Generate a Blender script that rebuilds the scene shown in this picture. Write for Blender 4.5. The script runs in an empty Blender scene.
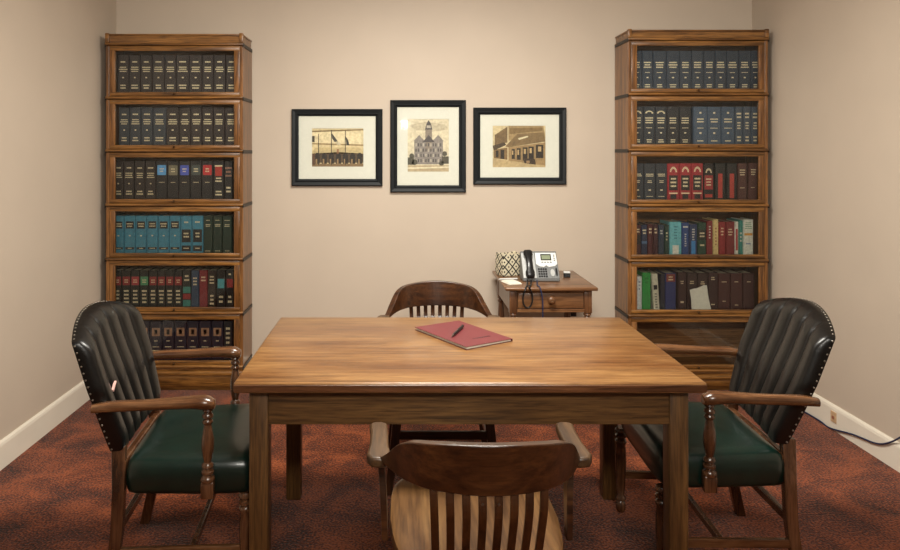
import bpy, bmesh, math, random
from math import pi, sin, cos, radians
from mathutils import Vector, Matrix
random.seed(7)
SC = bpy.context.scene
COL = SC.collection

# ------------------------------------------------------------------ camera, world, lights, exposure
EYE = 1.5
FPX = 700.0
cd = bpy.data.cameras.new('camera'); cam = bpy.data.objects.new('camera', cd); COL.objects.link(cam)
cam.location = (0, 0, EYE); cam.rotation_euler = (pi/2, 0, 0)
cd.sensor_width = 36; cd.lens = FPX*36/900; cd.shift_x = 50/900; cd.shift_y = -124/900
cd.clip_start = 0.05
SC.camera = cam
SC.view_settings.view_transform = 'Standard'
SC.view_settings.look = 'None'
SC.view_settings.exposure = 0.0
SC.view_settings.gamma = 1
w = bpy.data.worlds.new('world'); SC.world = w; w.use_nodes = True
w.node_tree.nodes['Background'].inputs[0].default_value = (1, .93, .85, 1)
w.node_tree.nodes['Background'].inputs[1].default_value = 0.05

def area(name, loc, aim, sx, sy, power, col):
    l = bpy.data.lights.new(name, 'AREA'); l.shape = 'RECTANGLE'; l.size = sx; l.size_y = sy
    l.energy = power; l.color = col
    o = bpy.data.objects.new(name, l); COL.objects.link(o); o.location = loc
    o.rotation_euler = (Vector(aim)-Vector(loc)).to_track_quat('-Z', 'Y').to_euler()
    return o
area('ceiling_light', (0.25, 2.70, 2.71), (0.25, 2.70, 0), 1.1, 0.45, 112, (1.0, .95, .86))
area('flash_light', (0.07, -0.1, 1.86), (0.2, 4.6, 1.75), 0.07, 0.07, 1.2, (1.0, .96, .90))
rl = area('room_light', (0.3, -0.6, 2.66), (0.25, 4.6, 2.1), 1.4, 0.6, 72, (1.0, .95, .86)); rl.data.spread = radians(120)

# ------------------------------------------------------------------ materials
def lin(c):
    return tuple(((v/255)/12.92 if v/255 <= .04045 else ((v/255+.055)/1.055)**2.4) for v in c)
def rgba(c): return (*lin(c), 1)
def mat(name):
    m = bpy.data.materials.new(name); m.use_nodes = True
    return m, m.node_tree, m.node_tree.nodes['Principled BSDF']
def plain(name, c, rough=.5, metal=0, spec=.5, noise=.06, nscale=40, coat=0, bump=0):
    m, nt, b = mat(name)
    b.inputs['Roughness'].default_value = rough; b.inputs['Metallic'].default_value = metal
    b.inputs['Specular IOR Level'].default_value = spec; b.inputs['Coat Weight'].default_value = coat
    tc = nt.nodes.new('ShaderNodeTexCoord'); n = nt.nodes.new('ShaderNodeTexNoise'); n.inputs['Scale'].default_value = nscale
    n.inputs['Detail'].default_value = 4
    nt.links.new(tc.outputs['Object'], n.inputs['Vector'])
    r = nt.nodes.new('ShaderNodeValToRGB'); L = lin(c)
    r.color_ramp.elements[0].position = .3; r.color_ramp.elements[1].position = .7
    r.color_ramp.elements[0].color = (*[v*(1-noise*2) for v in L], 1)
    r.color_ramp.elements[1].color = (*[min(1, v*(1+noise*2)) for v in L], 1)
    nt.links.new(n.outputs['Fac'], r.inputs['Fac']); nt.links.new(r.outputs['Color'], b.inputs['Base Color'])
    if bump:
        bp = nt.nodes.new('ShaderNodeBump'); bp.inputs['Strength'].default_value = bump; bp.inputs['Distance'].default_value = .003
        nt.links.new(n.outputs['Fac'], bp.inputs['Height']); nt.links.new(bp.outputs['Normal'], b.inputs['Normal'])
    return m
def wood(name, dark, mid, light, axis='X', scale=1.0, rough=.35, coat=.15, wear=None, streak=.5, bump=.08):
    """grain runs along the given object axis"""
    m, nt, b = mat(name); N = nt.nodes.new; Lk = nt.links.new
    tc = N('ShaderNodeTexCoord'); mp = N('ShaderNodeMapping')
    s = {'X': (1.2, 22, 22), 'Y': (22, 1.2, 22), 'Z': (22, 22, 1.2)}[axis]
    mp.inputs['Scale'].default_value = [v*scale for v in s]
    Lk(tc.outputs['Object'], mp.inputs['Vector'])
    n = N('ShaderNodeTexNoise'); n.inputs['Scale'].default_value = 1.6; n.inputs['Detail'].default_value = 7
    n.inputs['Roughness'].default_value = .62; n.inputs['Distortion'].default_value = .6
    Lk(mp.outputs['Vector'], n.inputs['Vector'])
    r = N('ShaderNodeValToRGB'); e = r.color_ramp.elements
    e[0].position = .32; e[0].color = rgba(dark); e[1].position = .72; e[1].color = rgba(light)
    x = e.new(.5); x.color = rgba(mid)
    Lk(n.outputs['Fac'], r.inputs['Fac'])
    # fine pores
    mp2 = N('ShaderNodeMapping'); mp2.inputs['Scale'].default_value = [v*scale*6 for v in s]
    Lk(tc.outputs['Object'], mp2.inputs['Vector'])
    n2 = N('ShaderNodeTexNoise'); n2.inputs['Scale'].default_value = 1.5; n2.inputs['Detail'].default_value = 3
    Lk(mp2.outputs['Vector'], n2.inputs['Vector'])
    r2 = N('ShaderNodeValToRGB'); r2.color_ramp.elements[0].position = .34; r2.color_ramp.elements[1].position = .56
    v = 1-streak; r2.color_ramp.elements[0].color = (v, v*.95, v*.9, 1); r2.color_ramp.elements[1].color = (1, 1, 1, 1)
    Lk(n2.outputs['Fac'], r2.inputs['Fac'])
    mx = N('ShaderNodeMix'); mx.data_type = 'RGBA'; mx.blend_type = 'MULTIPLY'; mx.inputs[0].default_value = 1
    Lk(r.outputs['Color'], mx.inputs[6]); Lk(r2.outputs['Color'], mx.inputs[7])
    out = mx.outputs[2]
    if wear:   # big worn patches in another tone
        n3 = N('ShaderNodeTexNoise'); n3.inputs['Scale'].default_value = wear[1]; n3.inputs['Detail'].default_value = 5
        mp3 = N('ShaderNodeMapping'); mp3.inputs['Scale'].default_value = {'X': (.5, 1.6, 1), 'Y': (1.6, .5, 1), 'Z': (1.5, 1.5, .6)}[axis]
        Lk(tc.outputs['Object'], mp3.inputs['Vector']); Lk(mp3.outputs['Vector'], n3.inputs['Vector'])
        r3 = N('ShaderNodeValToRGB'); r3.color_ramp.elements[0].position = .44; r3.color_ramp.elements[1].position = .66
        r3.color_ramp.elements[0].color = (0, 0, 0, 1); r3.color_ramp.elements[1].color = (wear[2],)*3+(1,)
        Lk(n3.outputs['Fac'], r3.inputs['Fac'])
        mw = N('ShaderNodeMix'); mw.data_type = 'RGBA'; mw.blend_type = 'MULTIPLY'
        Lk(r3.outputs['Color'], mw.inputs[0]); Lk(out, mw.inputs[6]); mw.inputs[7].default_value = (*wear[0], 1)
        out = mw.outputs[2]
    Lk(out, b.inputs['Base Color'])
    b.inputs['Roughness'].default_value = rough; b.inputs['Coat Weight'].default_value = coat; b.inputs['Coat Roughness'].default_value = .25
    bp = N('ShaderNodeBump'); bp.inputs['Strength'].default_value = bump; bp.inputs['Distance'].default_value = .002
    Lk(n2.outputs['Fac'], bp.inputs['Height']); Lk(bp.outputs['Normal'], b.inputs['Normal'])
    return m
def glass_mat(name, rough=.02, k=1.0):
    m = bpy.data.materials.new(name); m.use_nodes = True; nt = m.node_tree
    for n in list(nt.nodes): nt.nodes.remove(n)
    o = nt.nodes.new('ShaderNodeOutputMaterial'); mx = nt.nodes.new('ShaderNodeMixShader')
    t = nt.nodes.new('ShaderNodeBsdfTransparent'); g = nt.nodes.new('ShaderNodeBsdfGlossy'); g.inputs['Roughness'].default_value = rough
    f = nt.nodes.new('ShaderNodeFresnel'); f.inputs['IOR'].default_value = 1.3
    t.inputs[0].default_value = (.96, .97, .96, 1); g.inputs[0].default_value = (k, k, k, 1)
    nt.links.new(f.outputs[0], mx.inputs[0]); nt.links.new(t.outputs[0], mx.inputs[1]); nt.links.new(g.outputs[0], mx.inputs[2])
    nt.links.new(mx.outputs[0], o.inputs[0]); return m

M = {}
M['wall'] = plain('wall_paint', (190, 176, 159), .55, noise=.012, nscale=3, spec=.35)
M['ceil'] = plain('ceiling_paint', (225, 220, 210), .8, noise=.01)
M['base'] = plain('baseboard_paint', (224, 216, 200), .4, noise=.015, nscale=6)
M['case_h'] = wood('oak_horizontal', (66, 40, 14), (124, 82, 36), (162, 114, 56), 'X', 1.0, .34, .2, streak=.55)
M['case_v'] = wood('oak_vertical', (70, 42, 16), (120, 78, 38), (154, 106, 56), 'Z', 1.0, .34, .2, streak=.45)
M['case_in'] = wood('oak_interior', (96, 64, 30), (134, 92, 50), (154, 110, 62), 'X', 1.0, .6, 0)
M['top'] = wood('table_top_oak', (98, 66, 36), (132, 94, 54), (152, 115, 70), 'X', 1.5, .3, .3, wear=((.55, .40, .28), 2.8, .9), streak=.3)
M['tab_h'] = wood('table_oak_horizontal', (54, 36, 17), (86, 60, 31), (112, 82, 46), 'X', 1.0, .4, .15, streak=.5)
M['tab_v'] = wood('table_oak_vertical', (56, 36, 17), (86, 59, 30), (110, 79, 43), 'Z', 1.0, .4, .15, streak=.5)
M['tab_edge'] = wood('table_edge_oak', (60, 36, 20), (98, 62, 38), (126, 84, 54), 'X', 1.0, .3, .3, streak=.4)
M['bank_dark'] = wood('banker_dark_wood', (38, 20, 9), (64, 36, 17), (86, 52, 26), 'X', .9, .28, .35, streak=.4, wear=((.5, .42, .35), 6, .7))
M['bank_v'] = wood('banker_slat_wood', (34, 18, 8), (58, 32, 15), (78, 46, 22), 'Z', .9, .28, .35, streak=.4)
M['bank_seat'] = wood('banker_seat_wood', (76, 50, 25), (104, 73, 41), (126, 94, 56), 'Y', .6, .34, .2, streak=.4, wear=((.5, .4, .3), 7, .8))
M['bank_arm'] = wood('banker_arm_wood', (50, 33, 17), (74, 52, 30), (96, 70, 43), 'Y', .9, .42, .05, streak=.4)
M['ch_x'] = wood('armchair_wood_lengthwise', (64, 40, 24), (102, 68, 42), (132, 94, 62), 'X', 1.0, .25, .4, streak=.35, wear=((.45, .33, .25), 9, .8))
M['ch_z'] = wood('armchair_wood_upright', (52, 32, 19), (84, 54, 34), (112, 76, 50), 'Z', 1.0, .25, .4, streak=.3, wear=((.45, .33, .25), 9, .8))
M['side_h'] = wood('side_table_wood', (78, 50, 30), (118, 80, 50), (144, 104, 66), 'X', 1.0, .32, .3, streak=.35)
M['side_v'] = wood('side_table_wood_upright', (68, 42, 24), (98, 64, 40), (124, 84, 52), 'Z', 1.0, .32, .3, streak=.35)
M['leather'] = plain('black_leather', (9, 8, 7), .33, spec=.42, noise=.16, nscale=60, coat=.06, bump=.25)
M['green'] = plain('green_leather', (7, 28, 22), .3, spec=.5, noise=.12, nscale=22, coat=.1, bump=.1)
M['stud'] = plain('nail_head_metal', (150, 145, 135), .3, 1, noise=.02)
M['iron'] = plain('dark_iron', (42, 36, 32), .45, .6, noise=.08)
M['brass'] = plain('dark_brass', (74, 50, 28), .35, .8, noise=.05)
M['glass'] = glass_mat('clear_glass')
M['glazing'] = glass_mat('picture_glass', .05)
M['frame'] = plain('black_frame_lacquer', (16, 21, 24), .55, spec=.3, coat=0, noise=.05)
M['matb'] = plain('cream_mat_board', (212, 208, 198), .8, noise=.01)
M['gold'] = plain('gilt', (222, 206, 168), .5, .0, noise=.12, nscale=400)
M['paper'] = plain('white_paper', (222, 220, 206), .7, noise=.03)
M['pages'] = plain('book_pages', (196, 186, 160), .8, noise=.06, nscale=200)
M['black'] = plain('black_plastic', (20, 21, 23), .28, noise=.04)
M['silver'] = plain('silver_plastic', (176, 178, 176), .35, .2, noise=.02)
M['grey'] = plain('grey_plastic', (112, 114, 114), .4, .1, noise=.03)
M['white'] = plain('white_plastic', (214, 216, 214), .4, noise=.01)
M['lcd'] = plain('lcd', (132, 142, 116), .2, noise=.02)
M['bluecord'] = plain('blue_cord', (24, 38, 72), .4, noise=.03)
M['folder'] = plain('red_folder', (96, 33, 37), .5, noise=.03, nscale=30)
M['folder_dk'] = plain('red_folder_print', (60, 24, 28), .5, noise=.03)
M['scuff'] = plain('torn_leather', (214, 170, 160), .7, noise=.05)
M['brownscuff'] = plain('worn_leather', (104, 78, 52), .7, noise=.3, nscale=90)
_cc = {}
def colr(c, rough=.45):
    if c not in _cc: _cc[c] = plain('book_cloth_%d_%d_%d' % c, c, rough, noise=.1, nscale=60)
    return _cc[c]

def carpet():
    m, nt, b = mat('rust_carpet'); N = nt.nodes.new; Lk = nt.links.new
    tc = N('ShaderNodeTexCoord')
    n1 = N('ShaderNodeTexNoise'); n1.inputs['Scale'].default_value = 110; n1.inputs['Detail'].default_value = 3
    n2 = N('ShaderNodeTexNoise'); n2.inputs['Scale'].default_value = 5; n2.inputs['Detail'].default_value = 6; n2.inputs['Distortion'].default_value = .8
    for n in (n1, n2): Lk(tc.outputs['Object'], n.inputs['Vector'])
    a = N('ShaderNodeMath'); a.operation = 'MULTIPLY_ADD'; a.inputs[1].default_value = .6
    h = N('ShaderNodeMath'); h.operation = 'MULTIPLY'; h.inputs[1].default_value = .4
    Lk(n2.outputs['Fac'], h.inputs[0]); Lk(n1.outputs['Fac'], a.inputs[0]); Lk(h.outputs[0], a.inputs[2])
    r = N('ShaderNodeValToRGB'); e = r.color_ramp.elements
    e[0].position = .40; e[0].color = rgba((38, 15, 6)); e[1].position = .60; e[1].color = rgba((142, 74, 38))
    x = e.new(.5); x.color = rgba((94, 42, 19))
    Lk(a.outputs[0], r.inputs['Fac']); Lk(r.outputs['Color'], b.inputs['Base Color'])
    b.inputs['Roughness'].default_value = 1; b.inputs['Specular IOR Level'].default_value = .05
    b.inputs['Sheen Weight'].default_value = .15; b.inputs['Sheen Roughness'].default_value = .5
    bp = N('ShaderNodeBump'); bp.inputs['Strength'].default_value = .9; bp.inputs['Distance'].default_value = .01
    Lk(a.outputs[0], bp.inputs['Height']); Lk(bp.outputs['Normal'], b.inputs['Normal'])
    return m
M['carpet'] = carpet()

# ------------------------------------------------------------------ mesh helpers
class MB:
    def __init__(s): s.bm = bmesh.new(); s.mi = 0
    def _mark(s, faces):
        for f in faces: f.material_index = s.mi
    def box(s, x0, x1, y0, y1, z0, z1, bev=0, mtx=None, seg=2):
        sx, sy, sz = x1-x0, y1-y0, z1-z0
        r = bmesh.ops.create_cube(s.bm, size=1)
        vs = r['verts']
        for v in vs: v.co = Vector(((x0+x1)/2+v.co.x*sx, (y0+y1)/2+v.co.y*sy, (z0+z1)/2+v.co.z*sz))
        if mtx is not None: bmesh.ops.transform(s.bm, matrix=mtx, verts=vs)
        fs = {f for v in vs for f in v.link_faces}; s._mark(fs)
        if bev:
            es = list({e for v in vs for e in v.link_edges})
            bmesh.ops.bevel(s.bm, geom=es, offset=min(bev, abs(sx)*.45, abs(sy)*.45, abs(sz)*.45), segments=seg, profile=.5, affect='EDGES')
        return s
    def rings(s, rings, closed=True, cap=True):
        vr = [[s.bm.verts.new(p) for p in r] for r in rings]; n = len(vr[0])
        for a, b in zip(vr[:-1], vr[1:]):
            for i in range(n if closed else n-1):
                j = (i+1) % n
                s.bm.faces.new((a[i], a[j], b[j], b[i])).material_index = s.mi
        if cap:
            for r in (vr[0], vr[-1]):
                try: s.bm.faces.new(r).material_index = s.mi
                except ValueError: pass
        return s
    def prism(s, pts, fn, a, b):
        """pts 2D outline, fn(u,v,w) -> 3D"""
        return s.rings([[fn(u, v, a) for u, v in pts], [fn(u, v, b) for u, v in pts]])
    def lathe(s, prof, cx=0, cy=0, n=20, axis='Z', base=(0, 0, 0)):
        R = []
        for r, z in prof:
            ring = []
            for i in range(n):
                t = 2*pi*i/n; a, b = r*cos(t), r*sin(t)
                if axis == 'Z': ring.append((cx+a, cy+b, z))
                elif axis == 'Y': ring.append((base[0]+a, base[1]+z, base[2]+b))
                else: ring.append((base[0]+z, base[1]+a, base[2]+b))
            R.append(ring)
        return s.rings(R)
    def tube(s, pts, rad, n=8, sub=6):
        P = smooth(pts, sub); R = []
        up = Vector((0, 0, 1)); prevn = None
        for i, p in enumerate(P):
            t = (P[min(i+1, len(P)-1)]-P[max(i-1, 0)]).normalized()
            if prevn is None:
                a = t.cross(up)
                if a.length < .1: a = t.cross(Vector((1, 0, 0)))
                a.normalize()
            else:
                a = (prevn - t*prevn.dot(t)).normalized()
            prevn = a; b = t.cross(a)
            rr = rad(i/(len(P)-1)) if callable(rad) else rad
            R.append([p+(a*cos(2*pi*k/n)+b*sin(2*pi*k/n))*rr for k in range(n)])
        return s.rings(R)
    def sweep(s, pts, sec):
        """rectangular sections: pts list of centre points, sec list of (width vector, height vector) half extents"""
        return s.rings([[p+a+b, p-a+b, p-a-b, p+a-b] for p, (a, b) in zip(pts, sec)])
def smooth(pts, sub=6):
    P = [Vector(p) for p in pts]
    if len(P) < 3 or sub <= 1: return P
    out = []
    for i in range(len(P)-1):
        p0, p1, p2, p3 = P[max(i-1, 0)], P[i], P[i+1], P[min(i+2, len(P)-1)]
        for k in range(sub):
            t = k/sub
            out.append(.5*((2*p1)+(p2-p0)*t+(2*p0-5*p1+4*p2-p3)*t*t+(3*p1-p0-3*p2+p3)*t**3))
    out.append(P[-1]); return out
def obj(name, mb, mats, parent=None, loc=(0, 0, 0), rz=0, sm=None, bev=0, sub=0):
    me = bpy.data.meshes.new(name)
    bmesh.ops.recalc_face_normals(mb.bm, faces=mb.bm.faces)
    if sm:
        for f in mb.bm.faces: f.smooth = True
        for e in mb.bm.edges:
            if len(e.link_faces) == 2 and e.calc_face_angle(0) > radians(sm): e.smooth = False
    mb.bm.to_mesh(me); mb.bm.free()
    for m in (mats if isinstance(mats, (list, tuple)) else [mats]): me.materials.append(m)
    o = bpy.data.objects.new(name, me); COL.objects.link(o)
    o.location = loc; o.rotation_euler = (0, 0, rz)
    if parent: o.parent = parent
    if bev:
        b = o.modifiers.new('bevel', 'BEVEL'); b.width = bev; b.segments = 3; b.limit_method = 'ANGLE'; b.angle_limit = radians(40)
    if sub:
        b = o.modifiers.new('sub', 'SUBSURF'); b.levels = sub; b.render_levels = sub
    return o
def thing(name, label, cat, loc=(0, 0, 0), rz=0, group=None):
    o = bpy.data.objects.new(name, None); COL.objects.link(o); o.location = loc; o.rotation_euler = (0, 0, rz)
    o.empty_display_size = .1
    return tag(o, label, cat, group)
def tag(o, label, cat, group=None):
    o['label'] = label; o['category'] = cat
    if group: o['group'] = group
    return o
def struct(name, mb, m):
    o = obj(name, mb, m); o['kind'] = 'structure'; return o
def copy_tree(o, parent=None):
    c = o.copy(); COL.objects.link(c); c.parent = parent
    for ch in list(o.children): copy_tree(ch, c)
    return c
def PX(px, Y): return (px-400)*Y/FPX
def PZ(py, Y): return EYE-(py-151)*Y/FPX

# ------------------------------------------------------------------ room
XL, XR, YB, YF, ZC = -1.888, 2.343, 4.66, -1.9, 2.75
T = .12
struct('floor', MB().box(XL-T, XR+T, YF-T, YB+T, -.12, 0), M['carpet'])
struct('ceiling', MB().box(XL-T, XR+T, YF-T, YB+T, ZC, ZC+.12), M['ceil'])
struct('wall_back', MB().box(XL-T, XR+T, YB, YB+T, 0, ZC), M['wall'])
struct('wall_left', MB().box(XL-T, XL, YF, YB, 0, ZC), M['wall'])
struct('wall_right', MB().box(XR, XR+T, YF, YB, 0, ZC), M['wall'])
struct('wall_front', MB().box(XL-T, XR+T, YF-T, YF, 0, ZC), M['wall'])
bprof = [(0, 0), (.014, 0), (.014, .112), (.011, .124), (.004, .133), (0, .133)]
def bb(name, fn, a, b): struct(name, MB().prism(bprof, fn, a, b), M['base'])
bb('baseboard_left', lambda u, v, w: (XL+u, w, v), YF, YB)
bb('baseboard_right', lambda u, v, w: (XR-u, w, v), YF, YB)
bb('baseboard_back', lambda u, v, w: (w, YB-u, v), XL+.015, XR-.015)

# ------------------------------------------------------------------ bookcases
CY = 4.375; CD = .265      # front plane and depth
def bookcase(label, x0, x1, lips, ztop, side):
    W = x1-x0; cx = (x0+x1)/2
    t = thing('barrister_bookcase', label, 'bookcase', (cx, CY+CD/2, 0), 0, 'stacked barrister bookcases')
    hw = W/2; yf = -CD/2; yb = CD/2
    # base
    b = MB()
    zb = lips[-1]
    b.box(-hw, hw, yf-.008, yb, .03, zb-.045, .004)
    b.box(-hw-.004, hw+.004, yf-.016, yb, zb-.05, zb-.022, .008)
    b.box(-hw, hw, yf-.004, yb, zb-.024, zb-.003, .003)
    b.box(-hw+.02, hw-.02, yf+.02, yb-.01, 0, .032)
    obj('base', b, M['case_h'], t, sm=40)
    # cornice
    c = MB(); zt = lips[0]
    c.box(-hw+.006, hw-.006, yf+.004, yb, zt+.010, ztop-.012)
    c.box(-hw-.004, hw+.004, yf-.012, yb, zt-.004, zt+.012, .006)
    c.box(-hw, hw, yf-.006, yb, ztop-.016, ztop-.004, .004)
    for sx in (-1, 1):
        c.box(sx*(hw-.010)-.012, sx*(hw-.010)+.012, yf-.012, yf+.02, zt+.012, ztop, .004)
    obj('cornice', c, M['case_h'], t, sm=40)
    for i in range(len(lips)-1):
        zt, zb = lips[i], lips[i+1]
        for sx in (-1, 1):
            a, bb_ = sorted((sx*hw, sx*(hw-.020)))
            s = MB(); s.box(a, bb_, yf, yb, zb+.002, zt-.006, .002)
            obj('side_panel', s, M['case_v'], t)
        s = MB(); s.box(-hw+.02, hw-.02, yb-.012, yb-.002, zb+.002, zt-.006)
        obj('back_panel', s, M['case_in'], t)
        s = MB(); s.box(-hw+.02, hw-.02, yf+.024, yb-.012, zb+.002, zb+.016)
        obj('shelf', s, M['case_in'], t)
        s = MB(); s.box(-hw-.002, hw+.002, yf-.014, yf+.022, zb-.004, zb+.014, .008, seg=3)
        obj('lip_moulding', s, M['case_h'], t, sm=50)
        # door
        z0, z1 = zb+.016, zt-.007; ix0, ix1 = -hw+.021, hw-.021; st = .036; d0, d1 = yf-.001, yf+.020
        rb, rt = .024, .030
        s = MB()
        s.box(ix0, ix1, d0, d1, z0, z0+rb, .003)
        s.box(ix0, ix1, d0, d1, z1-rt, z1, .003)
        s.mi = 1
        s.box(ix0, ix0+st, d0+.0004, d1, z0+.001, z1-.001, .003)
        s.box(ix1-st, ix1, d0+.0004, d1, z0+.001, z1-.001, .003)
        dr = obj('glass_door', s, [M['case_h'], M['case_v']], t, sm=40)
        s = MB(); s.box(ix0+st-.004, ix1-st+.004, d0+.010, d0+.013, z0+rb-.004, z1-rt+.004)
        obj('glass_pane', s, M['glass'], dr)
        s = MB(); s.lathe([(.0, -.020), (.005, -.019), (.0075, -.015), (.006, -.009), (.003, -.006), (.004, 0)], n=12, axis='Y', base=(0, d0, z0+rb/2))
        obj('door_knob', s, M['brass'], dr, sm=50)
    for z in lips[:]:
        for sx in (-1, 1):
            a, bb_ = sorted((sx*(hw-.001), sx*(hw+.005)))
            s = MB(); s.box(a, bb_, yf-.010, yb-.01, z-.013, z+.009, .002)
            obj('metal_band', s, M['iron'], t)
    return t
lipsL = [2.163, 1.8285, 1.497, 1.159, .821, .483, .148]
lipsR = [2.196, 1.850, 1.503, 1.156, .812, .467, .123]
LX0, LX1 = -1.838, -.981
RX0, RX1 = 1.425, 2.300
bookcase('tall stacked oak bookcase with six glass doors in the left back corner', LX0, LX1, lipsL, 2.236, 'left')
bookcase('tall stacked oak bookcase in the right corner, its lowest glass compartment empty', RX0, RX1, lipsR, 2.262, 'right')

# ------------------------------------------------------------------ books
ORD = ['first', 'second', 'third', 'fourth', 'fifth', 'sixth', 'seventh', 'eighth', 'ninth', 'tenth', 'eleventh', 'twelfth',
       'thirteenth', 'fourteenth', 'fifteenth', 'sixteenth', 'seventeenth', 'eighteenth']
SH = ['top', 'second', 'third', 'fourth', 'fifth', 'sixth']
BY = CY+.045
def book(cx, wd, h, z, colour, bands, label, group, dep=.165, tilt=0, yoff=0, name='book'):
    s = MB(); hw = wd/2; e = min(.004, hw*.4)
    outer = [(-hw, dep), (-hw, .006), (-hw+e, 0), (hw-e, 0), (hw, .006), (hw, dep)]
    k = .0022
    inner = [(hw-k, dep), (hw-k, .010), (-hw+k, .010), (-hw+k, dep)]
    s.prism(outer+inner, lambda u, v, w_: (u, v, w_), 0, h)
    s.mi = 1; s.box(-hw+k, hw-k, .0105, dep-.004, .004, h-.005)
    o = obj(name, s, [colr(colour), M['pages']], None, (cx, BY+yoff, z))
    tag(o, label, 'book', group)
    by = {}
    for bnd in bands: by.setdefault(bnd[0], []).append(bnd)
    for c, bl in by.items():
        s = MB(); layer = .0006 if c == 'g' else .0003
        for (_, f0, f1, wf, lines) in bl:
            z1, z0 = h*(1-f0), h*(1-f1); bw = hw*wf*1.0
            if lines == 0:
                s.box(-bw, bw, -layer, .001, z0, z1)
            elif lines == -1:      # rounded badge
                pts = [(bw*max(-.85, min(.85, cos(a_)*1.25))/.85, (z0+z1)/2+(z1-z0)/2*max(-.9, min(.9, sin(a_)*1.2))/.9) for a_ in [2*pi*i/24 for i in range(24)]]
                s.prism(pts, lambda u, v, w_: (u, w_, v), -layer, .001)
            elif lines == -2:      # arch emblem
                for i in range(9):
                    a0, a1 = pi*i/9, pi*(i+.8)/9
                    q = [(bw*cos(a0), z0+(z1-z0)*sin(a0)), (bw*cos(a1), z0+(z1-z0)*sin(a1)), (bw*.6*cos(a1), z0+(z1-z0)*.6*sin(a1)), (bw*.6*cos(a0), z0+(z1-z0)*.6*sin(a0))]
                    s.prism(q, lambda u, v, w_: (u, w_, v), -layer, .001)
            else:                  # lettering lines made of short strokes
                lh = (z1-z0)/lines
                for L_ in range(lines):
                    ww = bw*random.uniform(.7, 1); zz = z1-lh*(L_+.5); x = -ww
                    while x < ww-.001:
                        dx = random.uniform(.004, .009)
                        s.box(x, min(x+dx, ww), -layer, .001, zz-lh*.23, zz+lh*.23)
                        x += dx+.0016
        ch = obj('gilt_lettering' if c == 'g' else 'spine_label', s, M['gold'] if c == 'g' else colr(c), o)
    if tilt:
        for q in [o]+list(o.children): q.data.transform(Matrix.Rotation(tilt, 4, 'Y'))
    return o

def row(side, shelf, x0, items, group, hdef=.262):
    """items: (width px at spine plane, colour, bands, description, height or None, tilt deg, gap before px)"""
    lips = lipsL if side == 'left' else lipsR
    z = lips[shelf+1]+.0165
    n = 0; x = x0
    k = BY/FPX
    for it in items:
        wpx, c, bands, desc = it[:4]
        h = it[4] if len(it) > 4 and it[4] else hdef
        tl = radians(it[5]) if len(it) > 5 and it[5] else 0
        gap = it[6]*k if len(it) > 6 else 0
        x += gap; wd = wpx*k
        cx = x+wd/2
        zz = z
        extra = 0
        if tl:   # leaning: rest on the lower corner, keep clear of neighbours
            zz = z+abs(math.sin(tl))*(wd-.0012)/2+.0012; extra = abs(math.sin(tl))*h
            if tl < 0: cx += extra; 
        lab = '%s, %s from left, %s shelf of %s bookcase' % (desc, ORD[n], SH[shelf], side)
        book(cx, wd-.0012, h*random.uniform(.992, 1.0), zz, c, bands, lab, group, tilt=tl)
        x += wd+extra; n += 1
g = 'g'
BRN = (40, 31, 30); SLT_REFL = (50, 56, 64); NVY = (36, 48, 62); BLK = (26, 25, 27); GRN = (18, 44, 32); TEAL = (62, 132, 156)
RED = (140, 34, 36); MAR = (70, 24, 26); PUR = (32, 28, 46)
def S1(): return [(g, .13, .20, .55, 1), (g, .27, .42, .75, 3), (g, .53, .56, .14, 0), (g, .70, .83, .6, 2)]
def S2(): return [(g, .25, .42, .7, 3), (g, .50, .53, .6, 1), (g, .62, .65, .16, 0), (g, .78, .88, .5, 2)]
GX = LX0+.058
# left, top shelf
row('left', 0, PX(117, BY), [((12.2,11.2,11.8,12.5,11.5,13.1,12.7,11.7,12,11.3)[i], BRN, S1(), 'dark brown gilt lettered law volume') for i in range(10)], 'brown law set on the left top shelf')
row('left', 1, PX(118.6, BY), [((11.2,11.3,11.7,13.3,13.1,11.5,11.3,11.2,11.7,12)[i], SLT_REFL if i < 4 else BRN, S1(), ('glass-reflection grey' if i < 4 else 'dark brown')+' law volume') for i in range(10)], 'law set on the left second shelf')  # bluish reflection on the door glass painted into the leftmost volumes' cloth
it = []
for i in range(4): it.append((10.8, BRN, S1(), 'dark brown gilt lettered law volume'))
for c, nm in (((90, 158, 214), 'light blue'), ((120, 112, 90), 'tan'), ((70, 86, 178), 'royal blue'), ((66, 74, 72), 'dark grey'), ((178, 40, 44), 'red')):
    it.append((11.4, BLK, [(c, .10, .34, .78, -1), (g, .16, .28, .4, 2), (g, .50, .53, .5, 1)], 'black volume with %s spine badge' % nm))
it.append((11.2, BLK, [((160, 44, 34), .12, .36, .6, 0), (g, .10, .13, .7, 0), (g, .38, .52, .6, 2), (g, .7, .85, .6, 2)], 'black volume with red and gilt label'))
it.append((8.6, BLK, [((150, 110, 90), .12, .40, .8, 3), (g, .6, .78, .6, 2)], 'narrow black volume with tan lettering'))
row('left', 2, PX(112.8, BY), it, 'volumes on the left third shelf')
it = [(11.3, TEAL, [(BLK, .14, .32, .72, 0), (g, .17, .29, .6, 2), (g, .48, .51, .15, 0), (BLK, .78, .84, .8, 0), (g, .79, .83, .5, 1)], 'teal volume with black spine label') for i in range(6)]
it += [(11.3, TEAL, [(g, .12, .20, .5, 1), (BLK, .34, .66, .8, 0), (g, .40, .56, .5, 2), (BLK, .74, .88, .8, 0), (g, .78, .84, .5, 1)], 'teal volume with tall black label') for i in range(2)]
it += [(9.6, GRN, [(g, .10, .13, .6, 1), (g, .2, .28, .6, 2), (g, .86, .89, .6, 1)], 'dark green gilt lettered volume') for i in range(3)]
row('left', 3, PX(112.8, BY), it, 'volumes on the left fourth shelf', .255)
it = []
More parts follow.
